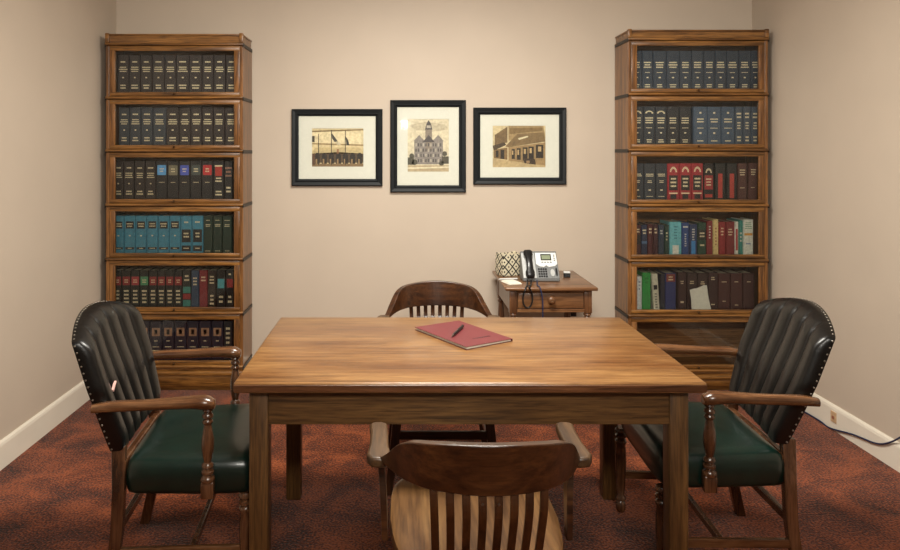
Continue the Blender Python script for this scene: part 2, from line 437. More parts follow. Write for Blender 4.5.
for i, c in enumerate([RED, RED, (166, 52, 58), (74, 140, 98), RED, RED, RED, RED]):
    nm = 'green' if i == 3 else 'red'
    it.append((8.4 if i > 3 else 9.0, (20, 26, 24), [(c, .16, .38, .85, 0), (g, .22, .33, .5, 2), (g, .48, .86, .6, 4)], 'black green volume, %s spine label' % nm))
it.append((8.6, (30, 32, 28), [((58, 128, 116), .42, .58, .9, 0), (RED, .60, .74, .9, 0), ((58, 128, 116), .76, .92, .9, 0), (g, .1, .3, .6, 2)], 'dark volume with green red bands'))
it.append((8.0, (44, 66, 90), [(g, .16, .4, .6, 3)], 'slate blue bound volume'))
it.append((8.6, (126, 34, 40), [(g, .14, .3, .6, 2)], 'crimson bound volume'))
it.append((8.6, (44, 32, 24), [(g, .12, .36, .6, 3), (g, .6, .9, .5, 3)], 'dark brown lettered volume'))
it.append((9.6, (16, 18, 18), [((74, 156, 164), .22, .46, .7, 0), (g, .62, .86, .5, 2)], 'black volume, turquoise sticker'))
it.append((8.0, (16, 18, 18), [(RED, .22, .44, .8, 0), (g, .08, .12, .3, 0), (g, .62, .86, .5, 2)], 'black volume, red label'))
row('left', 4, PX(112.8, BY), it, 'volumes on the left fifth shelf', .248)
it = [(12.3, PUR, [((164, 124, 96), .16, .36, .65, -1), (PUR, .2, .32, .25, 0), (g, .45, .5, .3, 1), (g, .60, .64, .6, 1), (g, .70, .73, .7, 0)], 'dark purple volume with tan emblem') for i in range(9)]
it.append((8.8, (28, 30, 36), [(g, .12, .8, .5, 6)], 'narrow charcoal volume'))
row('left', 5, PX(112.8, BY), it, 'purple volumes on the left sixth shelf')

GR = RX0+.058
row('right', 0, PX(631.5, BY), [((10.5,11,13.5,13,12,12.2,11.3,11.3,12.5,11.8,9.6)[i], NVY, S2(), 'slate blue gilt lettered law volume') for i in range(11)], 'slate blue law set on the right top shelf', .268)
it = [(11.8, (34, 40, 48), [(g, .10, .17, .7, -2)]+S2()[0:4], 'charcoal volume with arched emblem') for i in range(3)]
it += [(12.2, (24, 28, 34), S2(), 'black gilt lettered volume') for i in range(2)]
it += [(13.8, (62, 78, 96), [(g, .13, .17, .15, 0), (g, .27, .40, .6, 2), (g, .5, .54, .6, 1), (g, .62, .66, .15, 0), (g, .8, .86, .5, 1)], 'reflection-paled slate lettered volume', None, 0, 2.2 if i == 0 else 0) for i in range(3)]  # these and the narrow ones carry the bright glass reflection in their colour
it += [(8.1, (62, 74, 88), [(g, .13, .30, .6, 2), (g, .36, .56, .5, 3), (g, .7, .86, .5, 2)], 'narrow reflection-paled slate lettered volume') for i in range(3)]
row('right', 1, PX(631.5, BY), it, 'law volumes on the right second shelf', .262)
it = [(11.8, (34, 40, 48), [(g, .25, .34, .7, 2), (g, .42, .5, .4, 2), (g, .66, .69, .2, 0), (g, .82, .85, .6, 1)], 'charcoal blue lettered volume') for i in range(3)]
it += [(12.0, (150, 36, 44), [(g, .08, .22, .6, -2), (BLK, .30, .68, .72, 0), (g, .34, .62, .5, 3), (g, .74, .77, .7, 0), (BLK, .78, .90, .5, -1)], 'red volume with black gilt label', .25) for i in range(3)]
it += [(10.6, BLK, [(g, .12, .24, .6, -2), ((150, 40, 44), .30, .66, .8, 0), (g, .36, .58, .5, 3), ((170, 60, 50), .78, .86, .7, 0)], 'black volume with red gilt label', .25)]
it += [(10.6, (28, 32, 32), [((176, 62, 52), .26, .88, .42, 0)], 'black volume with long red stripe', .25, 0, 1) for i in range(2)]
it += [(9.4, (84, 50, 44), [(g, .14, .32, .6, 3), (g, .6, .64, .5, 1)], 'brown volume with gilt title', .25, 2.0 if i else 0, .5) for i in range(2)]
row('right', 2, PX(632, BY), it, 'volumes on the right third shelf', .25)
W_ = (214, 212, 200)
it = [(6.2, (66, 26, 30), [(BLK, .3, .6, .9, 0), (g, .1, .25, .5, 2)], 'maroon and black book', .205),
      (6.4, (30, 40, 66), [(g, .12, .3, .6, 2), ((70, 100, 130), .5, .58, .9, 0)], 'navy book with pale band', .205),
      (5.4, (74, 26, 32), [(g, .1, .3, .5, 2)], 'maroon gilt lettered book', .21),
      (5.4, (60, 24, 32), [(g, .1, .3, .5, 2)], 'dark plum book', .21),
      (6.0, (36, 52, 70), [(W_, .14, .3, .5, 2)], 'dark blue book', .205),
      (5.0, (20, 52, 44), [(g, .2, .5, .4, 3)], 'dark green slim book', .205),
      (12.4, (104, 176, 184), [((50, 110, 124), .1, .5, .3, 5), (W_, .66, .9, .5, 0)], 'wide pale turquoise book', .225),
      (7.4, (36, 66, 120), [(W_, .1, .14, .7, 0), (W_, .3, .7, .25, 6)], 'royal blue book', .22),
      (8.4, (30, 50, 88), [(W_, .12, .5, .35, 5), ((60, 130, 190), .5, .9, .5, 0)], 'blue book with white title', .21),
      (9.0, (22, 62, 46), [(BLK, .2, .5, .9, 0), (g, .26, .44, .6, 2), (g, .6, .7, .6, 1)], 'green book with black label', .22),
      (6.4, (122, 30, 36), [(W_, .12, .5, .3, 5)], 'red book with white title', .232),
      (5.8, (214, 190, 130), [((150, 90, 60), .2, .7, .3, 6)], 'cream yellow slim book', .24),
      (7.0, (140, 32, 38), [(g, .14, .4, .5, 3)], 'red gilt lettered book', .225),
      (9.0, (120, 28, 34), [(g, .18, .4, .5, 3)], 'dark red wide book', .225),
      (4.0, W_, [((170, 40, 44), .2, .8, .5, 0)], 'thin white and red book', .225),
      (4.4, (40, 130, 120), [(W_, .3, .6, .5, 3)], 'thin teal book', .235),
      (10.4, (216, 218, 206), [((100, 150, 110), .06, .26, .7, 4), ((210, 150, 60), .36, .42, .8, 0), ((90, 120, 160), .60, .68, .6, 1)], 'white book with coloured blocks', .24)]
row('right', 3, PX(635, BY), it, 'assorted books on the right fourth shelf')
it = [(5.4, (212, 214, 214), [((120, 130, 150), .1, .4, .4, 3)], 'slim white book', .225),
      (8.8, (34, 140, 60), [((24, 110, 44), .1, .3, .5, 2)], 'bright green book', .25),
      (6.6, (206, 200, 178), [(BLK, .3, .42, .6, -1), (BLK, .5, .92, .4, 6)], 'leaning cream book', .24, -3.5, .3),
      (5.0, (26, 28, 44), [], 'thin navy book', .24),
      (11.0, (38, 50, 104), [((120, 50, 40), .02, .22, .8, 0), (g, .06, .2, .5, 2)], 'blue book with brown label', .245),
      (8.8, (52, 24, 24), [(g, .2, .3, .4, 2), (g, .7, .8, .4, 1)], 'dark maroon volume', .25, 0, 1.5),
      (10.8, (46, 22, 22), [(g, .2, .3, .4, 2)], 'dark oxblood volume', .25),
      (10.8, (46, 22, 22), [(g, .2, .3, .4, 2)], 'shaded oxblood volume', .245),
      (9.8, (52, 24, 26), [(g, .1, .2, .4, 2), (g, .78, .84, .4, 1)], 'dark maroon volume', .25),
      (12.4, (66, 26, 26), [(g, .2, .24, .4, 1), (g, .7, .74, .3, 1)], 'wide maroon volume', .245),
      (12.4, (66, 26, 26), [(g, .2, .24, .4, 1), (g, .8, .84, .3, 1)], 'wide maroon volume', .245),
      (12.0, (58, 24, 26), [(g, .2, .24, .4, 1)], 'wide maroon volume', .245)]
row('right', 4, PX(636.8, BY), it, 'books on the right fifth shelf')
# crumpled loose papers standing in front of the maroon volumes
s = MB(); R = []
px_ = [(691, .0), (695, -.006), (698, .003), (703, -.004), (707, .004), (710, 0)]
zb = lipsR[5]+.0168
for k_, (top, sh) in enumerate(((0, 0), (.5, .002), (1, -.004))):
    pass
def sheet(i, j):
    px, dy = px_[i]; t = j/6
    return Vector((PX(px-(1.5+.5*i)*t, BY), .004*sin(i*2+j*1.3)+dy*.7+.012*t, (.140+.034*i/5+.004*sin(i*2.1))*t))
x_mid = PX(700, BY)
front = [[sheet(i, j)-Vector((x_mid, 0, 0)) for i in range(6)] for j in range(7)]
rings_ = [r + [p+Vector((0, .0012, 0)) for p in reversed(r)] for r in front]
s.rings(rings_)
o = obj('loose_papers', s, M['paper'], None, (x_mid, BY-.020, zb), sm=60)
tag(o, 'crumpled white papers standing before maroon volumes on right bookcase fifth shelf', 'papers')

# ------------------------------------------------------------------ pictures
def picture(label, x0, x1, y0, y1, ix0, ix1, iy0, iy1, fw, draw):
    Y = YB-.025
    X0, X1, Z1, Z0 = PX(x0, Y), PX(x1, Y), PZ(y0, Y), PZ(y1, Y)
    cx, cz = (X0+X1)/2, (Z0+Z1)/2; W, H = X1-X0, Z1-Z0
    t = thing('framed_photograph', label, 'picture', (cx, YB, cz-H/2), 0, 'framed photographs on the back wall')
    f = fw
    prof = [(0, 0), (0, .022), (.006, .026), (f*.55, .020), (f*.7, .024), (f, .014), (f, 0)]   # (inwards, out from wall)
    s = MB()
    corners = [(-1, 0), (1, 0), (1, 1), (-1, 1)]
    R = []
    for cxs, cz_ in corners+corners[:1]:
        R.append([(cxs*(W/2-u), -v-.001, (H-u) if cz_ else u) for u, v in prof])
    s.rings(R, cap=False); bmesh.ops.remove_doubles(s.bm, verts=s.bm.verts, dist=1e-5)
    obj('frame', s, M['frame'], t)
    iw = [(PX(p, Y)-cx) for p in (ix0, ix1)]; iz = [PZ(p, Y)-(cz-H/2) for p in (iy1, iy0)]
    s = MB()
    a, b, c, d = -W/2+f*.9, W/2-f*.9, f*.9, H-f*.9
    s.box(a, iw[0], -.010, -.007, c, d); s.box(iw[1], b, -.010, -.007, c, d)
    s.box(iw[0], iw[1], -.010, -.007, c, iz[0]); s.box(iw[0], iw[1], -.010, -.007, iz[1], d)
    obj('mat_board', s, M['matb'], t)
    # printed image: flat shapes
    cols = []; s = MB()
    def poly(pts, col, lay):
        if col not in cols: cols.append(col)
        s.mi = cols.index(col)
        P = [(iw[0]+u*(iw[1]-iw[0]), iz[0]+(1-v)*(iz[1]-iz[0])) for u, v in pts]
        yy = -.0068-.00012*lay
        s.prism(P, lambda a_, b_, w_: (a_, w_, b_), yy, -.004)
    draw(poly)
    obj('printed_photograph', s, [colr(c_, .6) for c_ in cols], t)
    s = MB(); s.box(-W/2+f*.9, W/2-f*.9, -.0145, -.0125, f*.9, H-f*.9)
    obj('glazing', s, M['glazing'], t)
def rect(u0, v0, u1, v1): return [(u0, v0), (u1, v0), (u1, v1), (u0, v1)]
def draw_flags(P):
    P(rect(0, 0, 1, 1), (206, 186, 146), 0)
    P(rect(0, .08, 1, .42), (214, 196, 160), 1)
    P([(0, .06), (1, .02), (1, .05), (0, .10)], (120, 98, 66), 2)
    P([(0, .38), (1, .42), (1, .46), (0, .42)], (150, 126, 88), 2)
    P([(.08, .50), (.92, .50), (1, .60), (1, .66), (0, .66), (0, .60)], (188, 166, 124), 2)
    for i in range(7):
        u = .05+i*.138
        P([(u, .92), (u, .70), (u+.03, .64), (u+.07, .64), (u+.10, .70), (u+.10, .92)], (40, 32, 26), 3)
        P(rect(u+.02, .80, u+.05, .92), (150, 120, 84), 4)
    P(rect(0, .92, 1, 1), (126, 100, 70), 3); P([(0, .66), (.5, .62), (1, .66), (1, .90), (0, .90)], (84, 64, 46), 2)
    P(rect(0, .66, .06, .95), (92, 62, 44), 4)
    for u, t in ((.12, .14), (.37, .04), (.64, .06)):
        P(rect(u, t, u+.014, .96), (52, 44, 36), 5)
    P([(.38, .12), (.44, .22), (.50, .34), (.44, .36), (.39, .26)], (72, 66, 62), 6)
    P([(.46, .34), (.54, .36), (.56, .44), (.48, .42)], (190, 176, 150), 7)
    P([(.65, .20), (.70, .30), (.73, .44), (.67, .44)], (60, 56, 54), 6)
    P([(.48, .54), (.52, .54), (.52, .66), (.48, .66)], (146, 104, 72), 6)
    P(rect(.0, .20, .05, .36), (70, 60, 50), 6)
def draw_court(P):
    P(rect(0, 0, 1, 1), (206, 192, 166), 0)
    P([(.0, .12), (.4, .05), (.9, .1), (1, .2), (.6, .24), (.2, .2)], (186, 172, 148), 1)
    bl = (132, 122, 116); dk = (78, 70, 70); lt = (176, 164, 150)
    P(rect(.16, .42, .86, .86), bl, 2)
    P([(.14, .42), (.28, .30), (.42, .42)], bl, 3); P([(.60, .42), (.74, .30), (.88, .42)], bl, 3)
    P(rect(.43, .20, .59, .60), (132, 118, 106), 4)
    P([(.42, .20), (.46, .08), (.51, .02), (.56, .08), (.60, .20)], dk, 4)
    P([(.36, .44), (.51, .30), (.66, .44)], dk, 5)
    for r_ in range(4):
        for i in range(11):
            u = .19+i*.06
            P(rect(u, .46+r_*.10, u+.028, .52+r_*.10), dk if (i+r_) % 3 else lt, 6)
    P(rect(.46, .12, .56, .17), lt, 6)
    for u, v, rr in ((.05, .80, .10), (.17, .82, .07), (.93, .78, .10), (.82, .84, .06), (.10, .70, .06), (.9, .66, .06)):
        P([(u+rr*cos(a)*(1+.15*sin(5*a)), v+rr*.8*sin(a)) for a in [2*pi*i/12 for i in range(12)]] if u-rr*1.15 > 0 and u+rr*1.15 < 1 else rect(max(0, u-rr), v-rr*.7, min(1, u+rr), v+rr*.7), (80, 74, 62), 7)
    P(rect(0, .88, 1, 1), (172, 152, 122), 7)
    P([(0, .92), (1, .90), (1, .93), (0, .95)], (214, 200, 172), 8)
def draw_store(P):
    P(rect(0, 0, 1, 1), (200, 180, 142), 0)
    P([(.04, .22), (.28, .02), (.28, .40), (.04, .50)], (112, 88, 58), 2)
    P([(.30, .0), (.96, .0), (1, .30), (.30, .36)], (156, 130, 90), 2)
    P([(.32, .06), (.94, .04), (.94, .12), (.32, .20)], (124, 98, 62), 3)
    P([(.24, .50), (.46, .20), (.96, .16), (1, .38), (.30, .52)], (120, 96, 64), 4)
    P([(.48, .30), (.66, .24), (.68, .27), (.50, .34)], (206, 192, 160), 5)
    P([(.0, .48), (.22, .40), (.26, .46), (.02, .60)], (70, 54, 36), 4)
    P([(.30, .52), (1, .40), (1, .96), (.64, .90), (.30, .84)], (150, 122, 84), 3)
    P([(.02, .58), (.28, .52), (.28, .82), (.02, .78)], (124, 96, 62), 3)
    for u0, u1, v0, v1 in ((.36, .42, .56, .80), (.46, .53, .54, .82), (.57, .66, .52, .84), (.68, .78, .50, .80), (.82, .96, .46, .78), (.06, .11, .60, .76), (.15, .22, .58, .80)):
        P(rect(u0, v0, u1, v1), (44, 34, 26), 6)
    for u0, u1, v0, v1 in ((.47, .50, .58, .70), (.59, .63, .56, .68), (.70, .74, .54, .66), (.86, .92, .50, .62), (.37, .39, .60, .70)):
        P(rect(u0, v0, u1, v1), (186, 156, 112), 7)
    P([(.30, .84), (.64, .90), (1, .96), (1, 1), (0, 1), (0, .78)], (178, 154, 114), 4)
    P([(.58, .78), (.80, .80), (.82, .94), (.60, .90)], (60, 44, 32), 8)
    P(rect(.64, .84, .70, .90), (150, 120, 86), 9)
picture('black framed sepia photograph of a building with flagpoles, leftmost of the three', 291.5, 382.5, 109, 186, 311.7, 363.3, 128.3, 166.7, .046, draw_flags)
picture('tall black framed photograph of a towered courthouse, in the middle', 390.3, 466, 100, 192.3, 407.7, 449, 119, 171.7, .046, draw_court)
picture('black framed sepia photograph of a shopfront with awning, nearest the right bookcase', 473.5, 566.5, 107.5, 184.5, 493, 546, 125.7, 167.3, .046, draw_store)

# ------------------------------------------------------------------ writing table
TX0, TX1, TY0, TY1, TZ = -.5315, .978, 2.226, 3.111, .762
tcx, tcy = (TX0+TX1)/2, (TY0+TY1)/2
t = thing('conference_table', 'large rectangular oak table with worn top in the middle of the room', 'table', (tcx, tcy, 0))
hx, hy = (TX1-TX0)/2, (TY1-TY0)/2
s = MB(); s.box(-hx, hx, -hy, hy, TZ-.034, TZ, .007, seg=3)
obj('tabletop', s, M['top'], t, sm=50)
ov = .042; lw = .062
s = MB(); s.box(-hx+.002, hx-.002, -hy-.0015, -hy+.001, TZ-.029, TZ-.007, .001)
obj('edge_band', s, M['tab_edge'], t)
for sx in (-1, 1):
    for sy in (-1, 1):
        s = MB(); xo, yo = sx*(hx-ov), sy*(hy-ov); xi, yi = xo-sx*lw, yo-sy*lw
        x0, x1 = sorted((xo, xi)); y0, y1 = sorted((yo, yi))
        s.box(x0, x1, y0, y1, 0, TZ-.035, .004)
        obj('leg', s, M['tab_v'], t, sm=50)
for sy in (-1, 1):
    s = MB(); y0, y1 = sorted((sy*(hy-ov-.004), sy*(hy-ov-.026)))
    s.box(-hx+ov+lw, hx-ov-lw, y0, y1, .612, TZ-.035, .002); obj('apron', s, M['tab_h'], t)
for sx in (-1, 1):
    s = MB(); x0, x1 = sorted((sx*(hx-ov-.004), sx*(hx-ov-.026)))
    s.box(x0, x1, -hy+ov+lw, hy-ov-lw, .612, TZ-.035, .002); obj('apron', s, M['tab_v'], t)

# folder and pen
def tp(px, py, z): Y = FPX*(EYE-z)/(py-151); return Vector((PX(px, Y), Y, z))
FZ = TZ+.012
c4 = [tp(417.9, 325.3, FZ), tp(458.9, 319.8, FZ), tp(511.5, 338.7, FZ), tp(464.4, 349.1, FZ)]
ctr = sum(c4, Vector())/4
ux = ((c4[1]-c4[0])+(c4[2]-c4[3])).normalized(); uy = Vector((-ux.y, ux.x, 0))
fwid, flen = .226, .345
ang = math.atan2(ux.y, ux.x)
t = thing('presentation_folder', 'red folder lying askew on the table with a pen on it', 'folder', (ctr.x, ctr.y, TZ+.0003), ang)
s = MB()
s.box(-fwid/2, fwid/2, -flen/2, flen/2, 0, .0012)
s.rings([[(-fwid/2, -flen/2, .0105), (fwid/2, -flen/2, .0085), (fwid/2, flen/2, .0085), (-fwid/2, flen/2, .0105)], [(-fwid/2, -flen/2, .012), (fwid/2, -flen/2, .010), (fwid/2, flen/2, .010), (-fwid/2, flen/2, .012)]])
s.box(fwid/2-.0012, fwid/2, -flen/2, flen/2, .001, .0088)
obj('cover', s, M['folder'], t)
s = MB(); s.box(-fwid/2+.006, fwid/2-.004, -flen/2+.005, flen/2-.005, .0014, .0082); obj('paper_sheets', s, M['paper'], t)
s = MB()
for i, wv in enumerate((.022, .030, .018)):
    s.box(.02-wv, .02+wv, -flen/2+.075+i*.0, -flen/2+.083, .0109, .0112) if i == 1 else None
for i in range(7): s.box(-.02+i*.0125, -.012+i*.0125, -.100, -.090, .0100, .01135)
obj('printed_title', s, M['folder_dk'], t)
a, b = tp(451.8, 336.3, FZ+.006), tp(463.0, 326.0, FZ+.006)
d = (b-a); L = d.length; pa = math.atan2(d.y, d.x)
t = thing('ballpoint_pen', 'black pen with silver tip lying on the red folder', 'pen', (a.x, a.y, FZ+.0062), pa)
s = MB(); s.lathe([(.0045, .02), (.0056, .03), (.0058, L*.8), (.005, L), (.002, L+.002)], n=12, axis='X'); obj('barrel', s, M['black'], t, sm=40)
s = MB(); s.lathe([(.0008, 0), (.0015, .004), (.004, .014), (.0046, .022)], n=12, axis='X'); obj('tip', s, M['stud'], t, sm=40)
s = MB(); s.box(L*.55, L*.97, -.0012, .0012, .0062, .0076); obj('clip', s, M['black'], t)

# ------------------------------------------------------------------ banker chairs
def banker(label, loc, rz):
    t = thing('banker_chair', label, 'chair', loc, rz, 'curved back wooden banker chairs')
    # seat: solid saddle
    s = MB(); n = 16
    def plan(sc, z, drop=0):
        pts = []
        for i in range(48):
            a = 2*pi*i/48; c_, s_ = cos(a), sin(a)
            p = 4.6 if s_ > 0 else 3.4
            x = (abs(c_)**(2/p))*(1 if c_ > 0 else -1)*.243; y = (abs(s_)**(2/p))*(1 if s_ > 0 else -1)*.285
            x *= 1.0-.10*max(0, -y/.285)
            pts.append((x*sc, .075+y*sc, z))
        return pts
    s.rings([plan(.90, .412), plan(.97, .418), plan(1, .432), plan(.985, .450), plan(.94, .4555), plan(.7, .448), plan(.4, .443), plan(.05, .443)])
    obj('seat', s, M['bank_seat'], t, sm=50)
    # crest rail: steam-bent board
    ctrl = [(-.258, -.060, .682, .013, .006), (-.246, -.088, .692, .013, .010), (-.226, -.140, .712, .014, .024), (-.190, -.208, .740, .013, .049), (-.125, -.262, .752, .0125, .058), (0, -.292, .757, .0125, .062)]
    full = ctrl+[(-c[0], *c[1:]) for c in reversed(ctrl[:-1])]
    P = smooth([(c[0], c[1], c[2]) for c in full], 6); D = smooth([(c[3], c[4], 0) for c in full], 6)
    sec = []
    for i, p in enumerate(P):
        tg = (P[min(i+1, len(P)-1)]-P[max(i-1, 0)]); tg.z = 0; tg.normalize()
        nrm = Vector((-tg.y, tg.x, 0)); 
        sec.append((nrm*D[i].x, Vector((0, 0, D[i].y))+nrm*(D[i].y*-.12)))
    s = MB(); s.sweep(P, sec); obj('crest_rail', s, M['bank_dark'], t, sm=35, bev=.006)
    for sx in (-1, 1):
        pl = [(.262, -.085), (.290, -.080), (.301, -.055), (.296, .02), (.297, .10), (.302, .150), (.292, .166), (.268, .168), (.250, .158), (.246, .10), (.243, .0), (.236, -.05), (.242, -.078)]
        s = MB(); s.prism([(sx*u, v) for u, v in pl], lambda u, v, w_: (u, v, w_), .664, .692)
        obj('armrest', s, M['bank_arm'], t, bev=.007, sm=45)
        # curved flat post
        pp = smooth([(sx*.268, .045, .665), (sx*.262, .045, .60), (sx*.257, .025, .52), (sx*.254, .01, .43)], 5)
        s = MB(); s.sweep(pp, [(Vector((.009, 0, 0)), Vector((0, .021+.006*sin(i*.3), 0))) for i in range(len(pp))])
        obj('arm_post', s, M['bank_dark'], t, bev=.003)
        for sy in (-1, 1):
            s = MB(); R = []
            for z, k in ((.42, 1), (.30, .95), (.15, .85), (0, .72)):
                f = (.42-z)/.42; cx, cy = sx*(.190+.05*f), .075+sy*(.21+.03*f); h_ = .021*k
                R.append([(cx-h_, cy-h_, z), (cx+h_, cy-h_, z), (cx+h_, cy+h_, z), (cx-h_, cy+h_, z)])
            s.rings(R); obj('leg', s, M['bank_v'], t, bev=.004)
        s = MB(); s.box(sx*.213-.010, sx*.213+.010, -.14, .29, .185, .215, .004); obj('stretcher', s, M['bank_dark'], t)
    for y_, z_ in ((.295, .25), (-.145, .25)):
        s = MB(); s.box(-.195, .195, y_-.010, y_+.010, z_-.018, z_+.018, .004); obj('stretcher', s, M['bank_dark'], t)
    # slats
    for i in range(8):
        xt = -.133+i*.038; yt = -.284+abs(xt)**2*1.7; xb = xt*.93; ybm = -.198+abs(xb)**2*.8
        P = smooth([(xt, yt, .704), (xt*.98, yt-.002, .64), (xt*.95, yt*.55+ybm*.45, .54), (xb, ybm, .452)], 5)
        s = MB(); s.sweep(P, [(Vector((.0098, 0, 0)), Vector((0, .0055, 0)))]*len(P)); obj('back_slat', s, M['bank_v'], t, bev=.002)
        if i in (3, 4):
            s = MB(); s.lathe([(.0, -.0035), (.003, -.003), (.0042, 0)], n=10, axis='Y', base=(xt, yt-.0075, .675)); obj('screw', s, M['stud'], t)
    return t
nearc = banker('wooden banker chair at the front of the table, seen from behind', (.212, 1.925, 0), radians(0))
farc = copy_tree(nearc); farc.location = (.190, 3.375, 0); farc.rotation_euler = (0, 0, pi)
farc['label'] = 'dark wooden banker chair behind the far side of the table, facing the camera'

# ------------------------------------------------------------------ upholstered armchairs (front is +x)
def armchair(label, loc, rz, wear, ro, ln, sk=0, lgx=.275):
    t = thing('upholstered_armchair', label, 'chair', loc, rz, 'green seat leather armchairs at the table ends')
    # seat cushion
    def ring(k, z, crown=0):
        front, rear, wf, wr = .312, -.135+ro, .288, .245
        pts = []; N = 14
        cornerpts = [(rear, -wr), (front, -wf), (front, wf), (rear, wr)]
        for ci in range(4):
            a = Vector(cornerpts[ci]); b = Vector(cornerpts[(ci+1) % 4])
            for j in range(N):
                u = j/N; p = a.lerp(b, u)
                pts.append(p)
        out = []
        c0 = Vector((.09, 0))
        for i, p in enumerate(pts):
            q = p-c0
            # round the corners a little
            m_ = (abs(q.x/.22)**7+abs(q.y/.27)**7)**(1/7)
            m_ = max(m_, 1e-6); q2 = q/m_*1.0
            q = q*.35+q2*.65 if m_ > 1 else q
            out.append((c0.x+q.x*k, q.y*k, z))
        return out
    s = MB()
    s.rings([ring(.90, .345), ring(.975, .350), ring(1.0, .365), ring(1.012, .40), ring(1.005, .432), ring(.975, .454), ring(.92, .466), ring(.8, .473), ring(.6, .478), ring(.3, .481), ring(.04, .482)])
    obj('seat_cushion', s, M['green'], t, sm=70)
    s = MB(); s.box(-.160+ro, -.132+ro, -.235, .235, .375, .455, .006); obj('seat_rail', s, M['ch_z'], t)
    # backrest
    NU, NV = 72, 26
    def half(z): return .236+.052*min(1, max(0, (z-.49)/.22))**.8
    def top(u):
        a = abs(u)
        return .874+.058*(1-(a/.975)**2.0) if a < .975 else .868
    def lean(z): return ln[0]-ln[1]*(z-.49)-.05*max(0, z-.7)
    def pt(u, v, side):
        z = .492+(top(u)-.492)*v
        y = u*half(z)
        cup = -.034*(1-u*u)*min(1, .3+v)
        ch = (u*.5+.5)*6
        fr = ch-math.floor(ch)
        edge = min(1, (1-v)*9)*min(1, v*8+.2)
        puff = .019*(abs(sin(pi*fr))**.38)*edge
        rim = .016*(1-(max(0, abs(u)-.93)/.07)**2 if abs(u) > .93 else 1)*1
        rim *= min(1, ((1-v)/.06))**.5 if v > .94 else 1
        x = lean(z)+cup*.8+sk*u
        if side: return (x+puff+rim-.008, y, z)
        return (x-.042+.008*abs(u), y, z)
    s = MB(); V = {}
    for sd in (0, 1):
        for i in range(NU+1):
            for j in range(NV+1):
                V[sd, i, j] = s.bm.verts.new(pt(i/NU*2-1, j/NV, sd))
    for sd in (0, 1):
        for i in range(NU):
            for j in range(NV):
                s.bm.faces.new([V[sd, i, j], V[sd, i+1, j], V[sd, i+1, j+1], V[sd, i, j+1]])
    for j in range(NV):
        for i in (0, NU): s.bm.faces.new([V[0, i, j], V[1, i, j], V[1, i, j+1], V[0, i, j+1]])
    for i in range(NU):
        for j in (0, NV): s.bm.faces.new([V[0, i, j], V[1, i, j], V[1, i+1, j], V[0, i+1, j]])
    obj('backrest', s, M['leather'], t, sm=55)
    # nail heads around the rear edge of the side and over the top
    s = MB()
    def nail(p, nrm):
        m_ = Matrix.Translation(p) @ Vector(nrm).to_track_quat('Z', 'Y').to_matrix().to_4x4()
        r = bmesh.ops.create_uvsphere(s.bm, u_segments=8, v_segments=5, radius=.0038)
        for v_ in r['verts']: v_.co.z *= .55
        bmesh.ops.transform(s.bm, matrix=m_, verts=r['verts'])
    for sg in (-1, 1):
        for k in range(17):
            v = .02+k/16*.96; p = pt(sg*1.0, v, 0); nail(Vector(p)+Vector((.007, 0, 0)), (0, sg, 0))
    for k in range(27):
        u = -.93+k/26*1.86; p = pt(u, 1, 0); nail(Vector(p)+Vector((.007, 0, 0)), (0, .2*u, 1))
    obj('nailhead_trim', s, M['stud'], t, sm=60)
    if wear:
        s = MB(); p0 = Vector(pt(-.72, .47, 1)); p1 = Vector(pt(-.56, .50, 1)); up = Vector((0, -.0015, .0035))
        s.rings([[p0+Vector((.004, 0, 0))-up, p0+Vector((.004, 0, 0))+up, p0-Vector((.003, 0, 0))+up, p0-Vector((.003, 0, 0))-up], [p1+Vector((.006, 0, 0))-up*.5, p1+Vector((.006, 0, 0))+up*.5, p1-Vector((.003, 0, 0))+up*.5, p1-Vector((.003, 0, 0))-up*.5]])
        o = obj('leather_tear', s, M['scuff'], t); o['label'] = 'small pale tear'
    for sg in (-1, 1):
        ya = sg*.292
        # arm: flattened rounded bar with bulb end
        P = smooth([(-.222+ro, ya*.985, .655), (-.15, ya, .662), (-.03, ya, .664), (.09, ya, .668), (.15, ya, .666), (.178, ya, .660)], 6)
        wd = smooth([(.016, .014, 0), (.021, .017, 0), (.022, .017, 0), (.026, .019, 0), (.030, .022, 0), (.018, .015, 0)], 6)
        s = MB(); R = []
        for p, q in zip(P, wd):
            R.append([p+Vector((0, q.x*(abs(cos(a))**.8)*(1 if cos(a) > 0 else -1), q.y*(abs(sin(a))**.9)*(1 if sin(a) > 0 else -1))) for a in [2*pi*i/16 for i in range(16)]])
        s.rings(R); obj('armrest', s, M['ch_x'], t, sm=60)
        # turned arm post
        pc = (.155, ya)
        prof = [(.012, .655), (.017, .640), (.011, .634), (.018, .626), (.018, .619), (.011, .613), (.017, .606), (.017, .600), (.012, .594), (.015, .575), (.0205, .545), (.021, .520), (.017, .490), (.012, .470), (.020, .462), (.020, .455), (.012, .449), (.021, .441), (.021, .434), (.013, .428), (.023, .420), (.024, .412), (.022, .405)]
        s = MB(); s.lathe(prof, *pc, n=20)
        s.box(pc[0]-.022, pc[0]+.022, pc[1]-.016, pc[1]+.016, .350, .408, .006)
        obj('arm_post', s, M['ch_z'], t, sm=45)
        # front leg, turned
        lx, ly = lgx, sg*.255
        prof = [(.020, .35), (.024, .342), (.024, .333), (.015, .327), (.024, .320), (.024, .312), (.015, .306), (.023, .299), (.024, .290), (.019, .280), (.022, .25), (.023, .20), (.019, .12), (.014, .070), (.021, .060), (.021, .052), (.013, .046), (.020, .034), (.019, .012), (.013, 0)]
        s = MB(); s.lathe(prof, lx, ly, n=20); obj('leg', s, M['ch_z'], t, sm=45)
        # rear leg, sawn curve
        P = smooth([(-.158+ro, sg*.214, .505), (-.156+ro, sg*.222, .45), (-.152+ro, sg*.238, .34), (-.162+ro, sg*.24, .18), (-.200+ro, sg*.245, 0)], 6)
